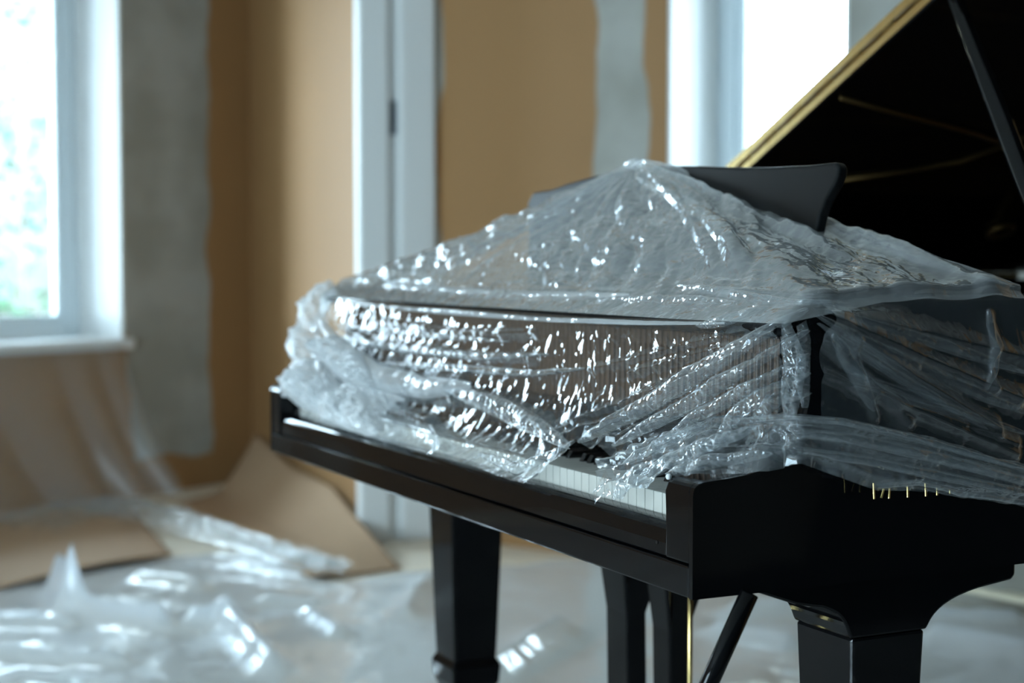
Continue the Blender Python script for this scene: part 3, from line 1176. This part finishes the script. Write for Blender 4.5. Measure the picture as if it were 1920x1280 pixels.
# --- side drape over the treble rim
nu, nv = 420, 240
u = np.linspace(0, 1, nu)[:, None]
v = np.linspace(0, 1, nv)[None, :]
Y = 0.158 + 0.55 * u + 0 * v
topz = 0.958 + 0 * u
lowpts = [at(px, py, 'x', 0.02) for px, py in ((1470, 868), (1495, 866), (1560, 888), (1640, 916), (1780, 926), (1920, 946), (2060, 965))]
ly = np.array([p.y for p in lowpts])
lz = np.array([p.z for p in lowpts])
lowz = np.interp(Y[:, 0], ly, lz)[:, None]
Zs = topz * (1 - v) + lowz * v
X = 0.007 + 0.008 * v + 0.0 * u


def yz(px, py):
    q = at(px, py, 'x', 0.015)
    return (q.y, q.z)


h = np.zeros_like(Zs)
for (a, b, w, amp) in ((yz(1530, 585), yz(1900, 745), 0.013, 0.018), (yz(1535, 600), yz(1860, 800), 0.010, 0.016), (yz(1560, 580), yz(1960, 680), 0.014, 0.014),
                       (yz(1550, 640), yz(1700, 790), 0.008, 0.010), (yz(1600, 720), yz(1900, 830), 0.008, 0.010), (yz(1545, 700), yz(1900, 850), 0.006, 0.009),
                       (yz(1590, 640), yz(1640, 780), 0.006, 0.008), (yz(1860, 590), yz(1850, 730), 0.006, 0.007)):
    h += amp * seg_ridge(Y, Zs, a, b, w, 0.8)
h += (crease(Y, Zs, 8, 41, dirs=(0.5, 0.6), octs=3, per=3) + 0.3) * 0.007
h += crease(Y, Zs, 26, 42, octs=2, per=3) * 0.0018
h = np.maximum(h, 0)
X = X + h * np.clip(v / 0.08, 0, 1)
P = np.stack([X, Y, Zs], -1)
sheet('side_drape', P, M['film_side'])

# --- outer hem: loose strip over keys, arm and side
nu, nv = 620, 150


def hem_pt(px, py, kind, val):
    return at(px, py, kind, val)


topb = [hem_pt(*a) for a in ((1128, 868, 'y', 0.03), (1200, 842, 'y', 0.06), (1290, 812, 'y', 0.09), (1370, 788, 'y', 0.12), (1440, 779, 'y', 0.14))] + \
       [at(px, py, 'x', 0.034) for px, py in ((1500, 779), (1560, 782), (1640, 796), (1760, 826), (1860, 858), (1920, 876), (2050, 905))]
botb = [hem_pt(*a) for a in ((1122, 950, 'y', -0.004), (1165, 946, 'y', -0.002), (1210, 930, 'y', 0.0), (1252, 900, 'y', 0.012))] + \
       [at(px, py, 'x', -0.03) for px, py in ((1300, 899), (1360, 893))] + [at(px, py, 'x', 0.012) for px, py in ((1430, 888), (1470, 876))] + \
       [at(px, py, 'x', 0.03) for px, py in ((1500, 868), (1560, 890), (1640, 918), (1720, 915), (1780, 926), (1920, 946), (2050, 966))]
tb = smooth1(polyline(topb, nu), 8)
bb = smooth1(polyline(botb, nu), 4)
v = np.linspace(0, 1, nv)[None, :, None]
mid = 0.5 * (tb + bb)
mid[:, 2] += 0.006
side = np.clip((np.linspace(0, 1, nu) - 0.5) * 6, 0, 1)
mid[:, 0] += 0.012 * side
P = (1 - v) ** 2 * tb[:, None] + 2 * v * (1 - v) * mid[:, None] + v * v * bb[:, None]
s_ = np.r_[0, np.cumsum(np.linalg.norm(np.diff(0.5 * (tb + bb), axis=0), axis=1))][:, None] + 0 * v[..., 0]
w_ = v[..., 0] * 0.09 + 0 * s_
nrm = normals(P)
toc = np.array([CAM.x, CAM.y, CAM.z]) - P
nrm *= np.where((nrm * toc).sum(-1, keepdims=True) < 0, -1, 1)
h = 0.009 * np.exp(-((w_ - 0.012) / 0.006) ** 2) + 0.007 * np.exp(-((w_ - 0.034 - 0.006 * np.sin(s_ * 18)) / 0.007) ** 2) + 0.006 * np.exp(-((w_ - 0.066 - 0.006 * np.sin(s_ * 13 + 2)) / 0.008) ** 2)
h += (crease(s_, w_, 12, 51, dirs=(0.25, 0.6), octs=3, per=3) + 0.35) * 0.011
tipm = np.clip((0.22 - s_) / 0.1, 0, 1)
h += (crease(s_, w_, 30, 52, octs=2, per=3) + 0.2) * 0.008 * tipm
P = P + nrm * np.maximum(h, 0)[..., None]
# ragged lower tip
jag = 0.010 * np.abs(np.sin(s_ * 55)) * tipm * (v[..., 0] ** 3)
P[..., 2] += jag
sheet('outer_hem', P, M['film_hem'])

# gathered pleats: narrow doubled folds of the same film
def pleat(pts, wd, ht, seed, mat, outv, cf=22, amp=0.010, name='pleat', endw=0.12):
    path = smooth1(polyline(pts, 200), 12)
    t = np.gradient(path, axis=0)
    t /= np.linalg.norm(t, axis=1, keepdims=True)
    o_ = np.array(outv, dtype=float)
    o_ = o_ / np.linalg.norm(o_)
    sd = np.cross(t, o_)
    sd /= np.linalg.norm(sd, axis=1, keepdims=True)
    nv_ = 70
    a = np.linspace(-1, 1, nv_)[None, :]
    u = np.linspace(0, 1, 200)[:, None]
    prof = endw + (1 - endw) * np.sin(PI * u) ** 0.6
    L = np.linalg.norm(np.diff(path, axis=0), axis=1).sum()
    S, W = u * L + 0 * a, a * wd + 0 * u
    hh = np.sqrt(np.clip(1 - a ** 2, 0, 1)) * ht * prof
    hh = hh * (0.8 + 0.3 * np.sin(u * 17 + seed))
    hh = hh + (crease(S, W, cf, seed, octs=3, per=3) + 0.3) * amp * (1 - a ** 2) + (crease(S, W * 0.3, cf * 2.2, seed + 1, octs=2, per=2)) * amp * 0.35
    P = path[:, None, :] + sd[:, None, :] * (a * wd * prof)[..., None] + o_ * hh[..., None]
    return sheet(name, P, mat)


def yy(lst, yv):
    return [tuple(at(px, py, 'y', yv if not isinstance(yv, (list, tuple)) else yv[i])) for i, (px, py) in enumerate(lst)]


def xx(lst, xv):
    return [tuple(at(px, py, 'x', xv)) for px, py in lst]


FO = (0.25, -1, 0.15)
pleat(yy([(1516, 578), (1380, 655), (1240, 745), (1085, 828)], [0.14, 0.08, 0.07, 0.055]), 0.013, 0.016, 101, M['film_pleat'], FO)
pleat(yy([(1519, 618), (1400, 690), (1270, 770), (1150, 835)], [0.145, 0.08, 0.07, 0.05]), 0.010, 0.014, 102, M['film_pleat'], FO)
pleat(yy([(1519, 662), (1420, 720), (1320, 775), (1230, 835)], [0.145, 0.08, 0.07, 0.06]), 0.009, 0.012, 103, M['film_pleat'], FO)
pleat(yy([(1520, 698), (1430, 740), (1370, 790), (1340, 840)], [0.145, 0.08, 0.07, 0.07]), 0.010, 0.012, 104, M['film_pleat'], FO)
pleat(yy([(1521, 735), (1450, 752), (1415, 785)], [0.145, 0.09, 0.09]), 0.010, 0.010, 105, M['film_pleat'], FO)
pleat(yy([(1440, 575), (1360, 600), (1310, 612)], [0.12, 0.09, 0.085]), 0.007, 0.008, 106, M['film_pleat'], FO)
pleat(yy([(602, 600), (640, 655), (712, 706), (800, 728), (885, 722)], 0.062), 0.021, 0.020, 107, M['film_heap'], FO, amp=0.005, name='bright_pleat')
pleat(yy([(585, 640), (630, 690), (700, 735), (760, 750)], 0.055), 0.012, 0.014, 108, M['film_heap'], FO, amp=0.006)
pleat(yy([(840, 730), (930, 760), (1010, 800), (1070, 838)], [0.06, 0.055, 0.04, 0.03]), 0.016, 0.012, 109, M['film_pleat'], FO)
pleat(yy([(620, 630), (760, 655), (900, 668), (1030, 664)], 0.085), 0.007, 0.008, 110, M['film_pleat'], FO)
pleat(yy([(640, 610), (800, 628), (960, 640)], 0.088), 0.006, 0.006, 111, M['film_pleat'], FO)
pleat(yy([(700, 680), (860, 690), (1000, 700), (1100, 690)], 0.075), 0.007, 0.008, 112, M['film_pleat'], FO)
pleat(yy([(900, 850), (970, 880), (1040, 850), (1080, 825)], [0.0, -0.004, 0.012, 0.03]), 0.008, 0.007, 113, M['film_pleat'], FO)
pleat(yy([(1502, 580), (1508, 640), (1506, 700), (1512, 765)], 0.148), 0.010, 0.007, 114, M['film_pleat'], FO, cf=30, amp=0.012, name='corner_fold', endw=0.2)
pleat(yy([(1470, 600), (1490, 680), (1478, 800)], 0.12), 0.016, 0.006, 115, M['film_pleat'], FO, cf=30, amp=0.012, name='corner_fold', endw=0.15)
TO = (0.3, -0.8, 0.7)
pleat(yy([(640, 568), (840, 586), (1040, 600), (1200, 606), (1360, 606)], [0.098] * 5), 0.004, 0.005, 120, M['film_heap'], TO, cf=40, amp=0.003, name='edge_roll', endw=0.3)
pleat(yy([(720, 536), (860, 548), (1000, 556), (1180, 552)], [0.135] * 4), 0.009, 0.006, 121, M['film_heap'], TO, cf=30, amp=0.004, name='edge_roll')
pleat(yy([(1150, 560), (1270, 562), (1380, 566)], [0.13] * 3), 0.007, 0.006, 122, M['film_pleat'], TO, cf=35, amp=0.005, name='edge_roll')
pleat(yy([(1270, 535), (1340, 545), (1420, 560), (1500, 568), (1560, 566)], [0.16, 0.15, 0.14, 0.14, 0.17]), 0.007, 0.006, 123, M['film_pleat'], TO, cf=35, amp=0.005, name='edge_roll')
# ridge from the peak down the treble side
rdg = [(-0.70, 0.335, 1.147), (-0.52, 0.355, 1.098), (-0.34, 0.385, 1.050), (-0.16, 0.42, 1.005), (0.0, 0.45, 0.968)]
pleat(rdg, 0.012, 0.012, 124, M['film_top'], (0.5, -0.6, 0.8), cf=10, amp=0.006, name='ridge_roll')
rdg = [tuple(atp(px, py, Vector((-0.7, 0.335, 1.135)), Vector((0.12, -0.78, 0.62)).normalized())) for px, py in ((1195, 335), (1290, 385), (1400, 435), (1500, 475), (1580, 500))]
pleat(rdg, 0.013, 0.010, 125, M['film_pleat'], (0.1, -0.7, 0.7), cf=26, amp=0.009, name='ridge_roll')
# side folds
SO = (1, 0, 0.1)
for k, (lst, wd) in enumerate((([(1530, 590), (1640, 650), (1780, 715), (1930, 775)], 0.010), ([(1532, 605), (1620, 665), (1740, 740), (1850, 805)], 0.007),
                               ([(1545, 580), (1700, 625), (1930, 700)], 0.008), ([(1560, 625), (1600, 690), (1640, 770)], 0.012),
                               ([(1600, 700), (1720, 745), (1930, 815)], 0.007), ([(1850, 580), (1868, 650), (1850, 730)], 0.008))):
    pleat(xx(lst, 0.016), wd, 0.008, 140 + k, M['film_side'], SO, cf=14, amp=0.007, name='side_pleat')
for k, (lst, wd) in enumerate((([(1380, 790), (1480, 782), (1580, 790), (1720, 822), (1930, 882)], 0.0045), ([(1500, 812), (1600, 822), (1760, 858), (1930, 905)], 0.007),
                               ([(1500, 845), (1620, 862), (1780, 895), (1930, 925)], 0.006), ([(1640, 912), (1720, 905), (1800, 925), (1930, 943)], 0.004))):
    pleat(xx(lst, 0.046), wd, 0.007, 150 + k, M['film_hem'], SO, cf=18, amp=0.004, name='hem_fold', endw=0.7)
for k, (lst, yv, wd) in enumerate((([(1190, 905), (1250, 870), (1330, 835), (1420, 800)], [0.0, 0.02, 0.05, 0.09], 0.012), ([(1150, 935), (1180, 900), (1240, 865)], [-0.004, 0.0, 0.02], 0.012),
                                   ([(1170, 870), (1230, 840), (1320, 800)], [0.03, 0.05, 0.08], 0.009), ([(1250, 890), (1340, 865), (1450, 850)], [0.01, 0.03, 0.07], 0.008))):
    pleat(yy(lst, yv), wd, 0.010, 160 + k, M['film_pleat'], (0.3, -0.8, 0.5), cf=26, amp=0.009, name='hem_fold')
# crumpled film wrapped round the bass corner of the rim
pleat([(-1.49, 0.125, 0.955), (-1.515, 0.10, 0.90), (-1.525, 0.085, 0.84), (-1.50, 0.07, 0.79), (-1.47, 0.05, 0.775)], 0.034, 0.030, 130, M['film_heap'], (0.4, -0.9, 0.1), cf=34, amp=0.042, name='crumpled_gather')
pleat([(-1.43, 0.01, 0.765), (-1.36, 0.01, 0.77), (-1.27, 0.005, 0.76), (-1.17, -0.002, 0.74)], 0.034, 0.026, 131, M['film_heap'], (0.4, -0.8, 0.5), cf=30, amp=0.046, name='crumpled_gather')
pleat([(-1.27, 0.01, 0.745), (-1.16, 0.0, 0.75), (-1.03, -0.002, 0.745), (-0.90, -0.006, 0.722)], 0.030, 0.020, 132, M['film_heap'], (0.4, -0.8, 0.5), cf=30, amp=0.042, name='crumpled_gather')
pleat([(-1.42, 0.06, 0.83), (-1.30, 0.055, 0.835), (-1.18, 0.045, 0.815), (-1.05, 0.035, 0.79)], 0.030, 0.024, 133, M['film_heap'], (0.4, -0.9, 0.3), cf=30, amp=0.044, name='crumpled_gather')

# brass pins hanging below the hem
pins = [(1638, 905, 1639, 935), (1657, 916, 1652, 933), (1668, 914, 1667, 934), (1702, 911, 1702, 932), (1735, 905, 1736, 930), (1757, 914, 1757, 928), (1781, 918, 1781, 926)]
for (a, b, c, d) in pins:
    bm = bmesh.new()
    p, q = at(a, b, 'x', 0.026), at(c, d, 'x', 0.026)
    tube(bm, [p, q], 0.0013, 8)
    bmesh.ops.translate(bm, verts=bm.verts, vec=Vector(CO))
    obj('brass_pin', bm, M['brass'], cloth)

# ================================================================== FLOOR COVERINGS
def fl(px, py, z=0.0):
    return at(px, py, 'z', z)


# clear film over the floor
nx, ny = 520, 460
X, Y = np.meshgrid(np.linspace(-3.85, 2.2, nx), np.linspace(-3.2, 2.3, ny), indexing='ij')
h = (crease(X, Y, 1.6, 61, octs=4, per=3, warp=0.9) + 0.35) * 0.030
msk = 0.5 + 0.5 * np.sin(X * 1.7 + 1.3 * np.sin(Y * 1.1)) * np.sin(Y * 2.1 + 0.7)
h = h * (0.45 + 0.75 * msk)
for (a, b, w, amp) in ((fl(925, 1278), fl(1045, 1195), 0.045, 0.05), (fl(110, 1130), fl(135, 1165), 0.03, 0.14), (fl(135, 1165), fl(300, 1195), 0.03, 0.07),
                       (fl(370, 1190), fl(430, 1185), 0.03, 0.06), (fl(430, 1190), fl(510, 1275), 0.03, 0.06), (fl(265, 1100), fl(370, 1118), 0.03, 0.035),
                       (fl(505, 1138), fl(590, 1145), 0.03, 0.03), (fl(575, 1165), fl(635, 1212), 0.025, 0.035), (fl(0, 1180), fl(130, 1185), 0.03, 0.03),
                       (fl(0, 1240), fl(230, 1255), 0.025, 0.03), (fl(800, 1100), fl(760, 1170), 0.04, 0.03), (fl(1350, 1200), fl(1480, 1230), 0.04, 0.04),
                       (fl(1380, 1165), fl(1500, 1160), 0.04, 0.04), (fl(1760, 1220), fl(1920, 1250), 0.04, 0.05), (fl(1750, 1180), fl(1900, 1190), 0.04, 0.05)):
    h += amp * seg_ridge(X, Y, (a.x, a.y), (b.x, b.y), w, 0.7)
Zf = 0.008 + np.maximum(h, 0)
lim = np.where(X < -3.15, 0.66 + 0.05 * np.sin(X * 9), 1.62 + 0.47 * (X + 3.15)) + 0.03 * np.sin(X * 17)
keep = (Y < lim) & (X > -3.75 + 0.06 * np.sin(Y * 5) + 0.04 * np.sin(Y * 13))
fs = grid_mesh('floor_film', np.stack([X, Y, Zf], -1), M['film_floor'], keep=keep)
tag(fs, 'wide clear crinkled plastic film spread over the floor beneath the piano', 'plastic sheet')

# kraft paper along the back wall, edge turned up, and a raised corner flap
def paper(name, pts, label, ns=60, nt_=40, fn=None):
    a, b, c, d = [np.array(p) for p in pts]
    u = np.linspace(0, 1, ns)[:, None, None]
    v = np.linspace(0, 1, nt_)[None, :, None]
    P = (1 - u) * (1 - v) * a + u * (1 - v) * b + u * v * c + (1 - u) * v * d
    if fn:
        P = fn(P, u[..., 0], v[..., 0])
    o = grid_mesh(name, P, M['kraft'])
    md = o.modifiers.new('thick', 'SOLIDIFY')
    md.thickness = 0.003
    md.offset = 1
    tag(o, label, 'paper sheet')
    return o


def fa(P, u, v):
    P = P.copy()
    up = np.clip((v - 0.25) / 0.75, 0, 1)
    P[..., 2] += 0.15 * up ** 2.0 * np.clip((0.98 - u) / 0.38, 0, 1) + 0.010 * (1 + np.sin(u * 13 + v * 4)) * np.clip(1 - v * 2, 0, 1)
    P[..., 2] += 0.07 * np.clip(0.30 - u, 0, 1) / 0.30 * np.clip(v - 0.55, 0, 1) / 0.45 * (u > -1)
    return P


wA = lambda t, off: P0.lerp(P1, t) - na * off
q0, q1 = wA(0.10, 0.02), wA(1.0, 0.035)
paper('kraft_paper', [(-4.85, 0.66, 0.006), (-3.20, 0.66, 0.006), (-3.27, 0.99, 0.006), (q0.x, q0.y, 0.006)],
      'brown kraft paper along the back wall with its rear edge turned up', fn=fa)


def fb(P, u, v):
    P = P.copy()
    P[..., 2] += 0.012 * (1 + np.sin(u * 9)) * v + 0.004
    return P


lw = lambda s, off: P0 + dl * s - nl * off
r0, r1 = lw(0.75, 0.05), lw(3.0, 0.05)
paper('kraft_paper', [(r0.x, r0.y, 0.010), (r1.x, r1.y, 0.010), (-2.95, -1.2, 0.010), (-3.72, 0.36, 0.010)],
      'brown kraft paper on the floor beneath the left window', fn=fb)

# film hanging from the left window sill
nu, nv = 260, 160
u = np.linspace(0, 1, nu)[:, None]
v = np.linspace(0, 1, nv)[None, :]
s_top = 0.74 + 1.9 * u
s_bot = 0.60 + 2.1 * u
S = s_top * (1 - v) + s_bot * v
off = 0.058 + 0.14 * v ** 2 + (0.025 + 0.05 * v) * np.abs(np.sin(u * 26 + 1.5 * np.sin(u * 9) + v * 1.2)) * (0.3 + v)
Zd = 0.672 * (1 - v) + 0.03 * v
on = np.clip(v / 0.03, 0, 1)
off = off * on - 0.25 * (1 - on)
Pd = np.stack([P0.x + dl.x * S - nl.x * off, P0.y + dl.y * S - nl.y * off, Zd + 0 * off], -1)
o = grid_mesh('hanging_film', Pd, M['film_drape'])
tag(o, 'thin clear plastic film hanging in folds from the left window sill', 'plastic sheet')
# its train gathered along the floor
path = smooth1(polyline([(*fl(20, 1010)[:2], 0), (*fl(100, 985)[:2], 0), (*fl(200, 965)[:2], 0), (*fl(300, 985)[:2], 0), (*fl(430, 1030)[:2], 0), (*fl(560, 1075)[:2], 0), (*fl(640, 1092)[:2], 0)], 260), 20)
t = np.gradient(path, axis=0)
t /= np.linalg.norm(t, axis=1, keepdims=True)
sd = np.stack([-t[:, 1], t[:, 0], 0 * t[:, 0]], -1)
nvv = 90
wv = np.linspace(-1, 1, nvv)[None, :]
uu = np.linspace(0, 1, 260)[:, None]
wid = 0.19 * (1 - 0.7 * uu)
Pt = path[:, None, :] + sd[:, None, :] * (wv * wid)[..., None]
hh = 0.035 + (0.045 * np.abs(np.sin(wv * 7 + 2 * np.sin(uu * 6))) + crease(uu * 2 + 0 * wv, wv * 0.3 + 0 * uu, 6, 71, octs=3, per=2) * 0.03) * (1 - np.abs(wv)) ** 0.5
Pt[..., 2] = np.maximum(hh, 0.03)
o = grid_mesh('gathered_film', Pt, M['film_train'])
tag(o, 'gathered strip of plastic film trailing over the kraft paper toward the pillar', 'plastic sheet')

# cream plank and brown board on the floor behind the piano
bm = bmesh.new()
c0, c1 = fl(1760, 1128, 0.0), fl(2060, 1195, 0.0)
d_ = (c1 - c0).normalized()
n_ = Vector((-d_.y, d_.x, 0))
L_ = (c1 - c0).length
box(bm, 0, L_ + 0.6, 0, 0.14, 0.045, 0.062)
o = obj('skirting_plank', bm, M['cream'], bevel=0.002)
o.matrix_world = Matrix(((d_.x, n_.x, 0, c0.x - d_.x * 0.5), (d_.y, n_.y, 0, c0.y - d_.y * 0.5), (0, 0, 1, 0), (0, 0, 0, 1)))
tag(o, 'cream plank lying on the floor behind the near piano leg', 'plank')

# ================================================================== LIGHT
w = bpy.data.worlds.new('World')
SC.world = w
w.use_nodes = True
nt = w.node_tree
nt.nodes.clear()
bg = nt.nodes.new('ShaderNodeBackground')
bg.inputs[0].default_value = (0.66, 0.86, 1.0, 1)
bg.inputs[1].default_value = 7.0
wo = nt.nodes.new('ShaderNodeOutputWorld')
nt.links.new(bg.outputs[0], wo.inputs[0])
SC.cycles.transparent_max_bounces = 16
SC.cycles.max_bounces = 7
SC.cycles.sample_clamp_indirect = 12
SC.view_settings.view_transform = 'Standard'
SC.view_settings.look = 'None'
SC.view_settings.exposure = 2.0
SC.view_settings.gamma = 1.0
SC.view_settings.use_curve_mapping = False
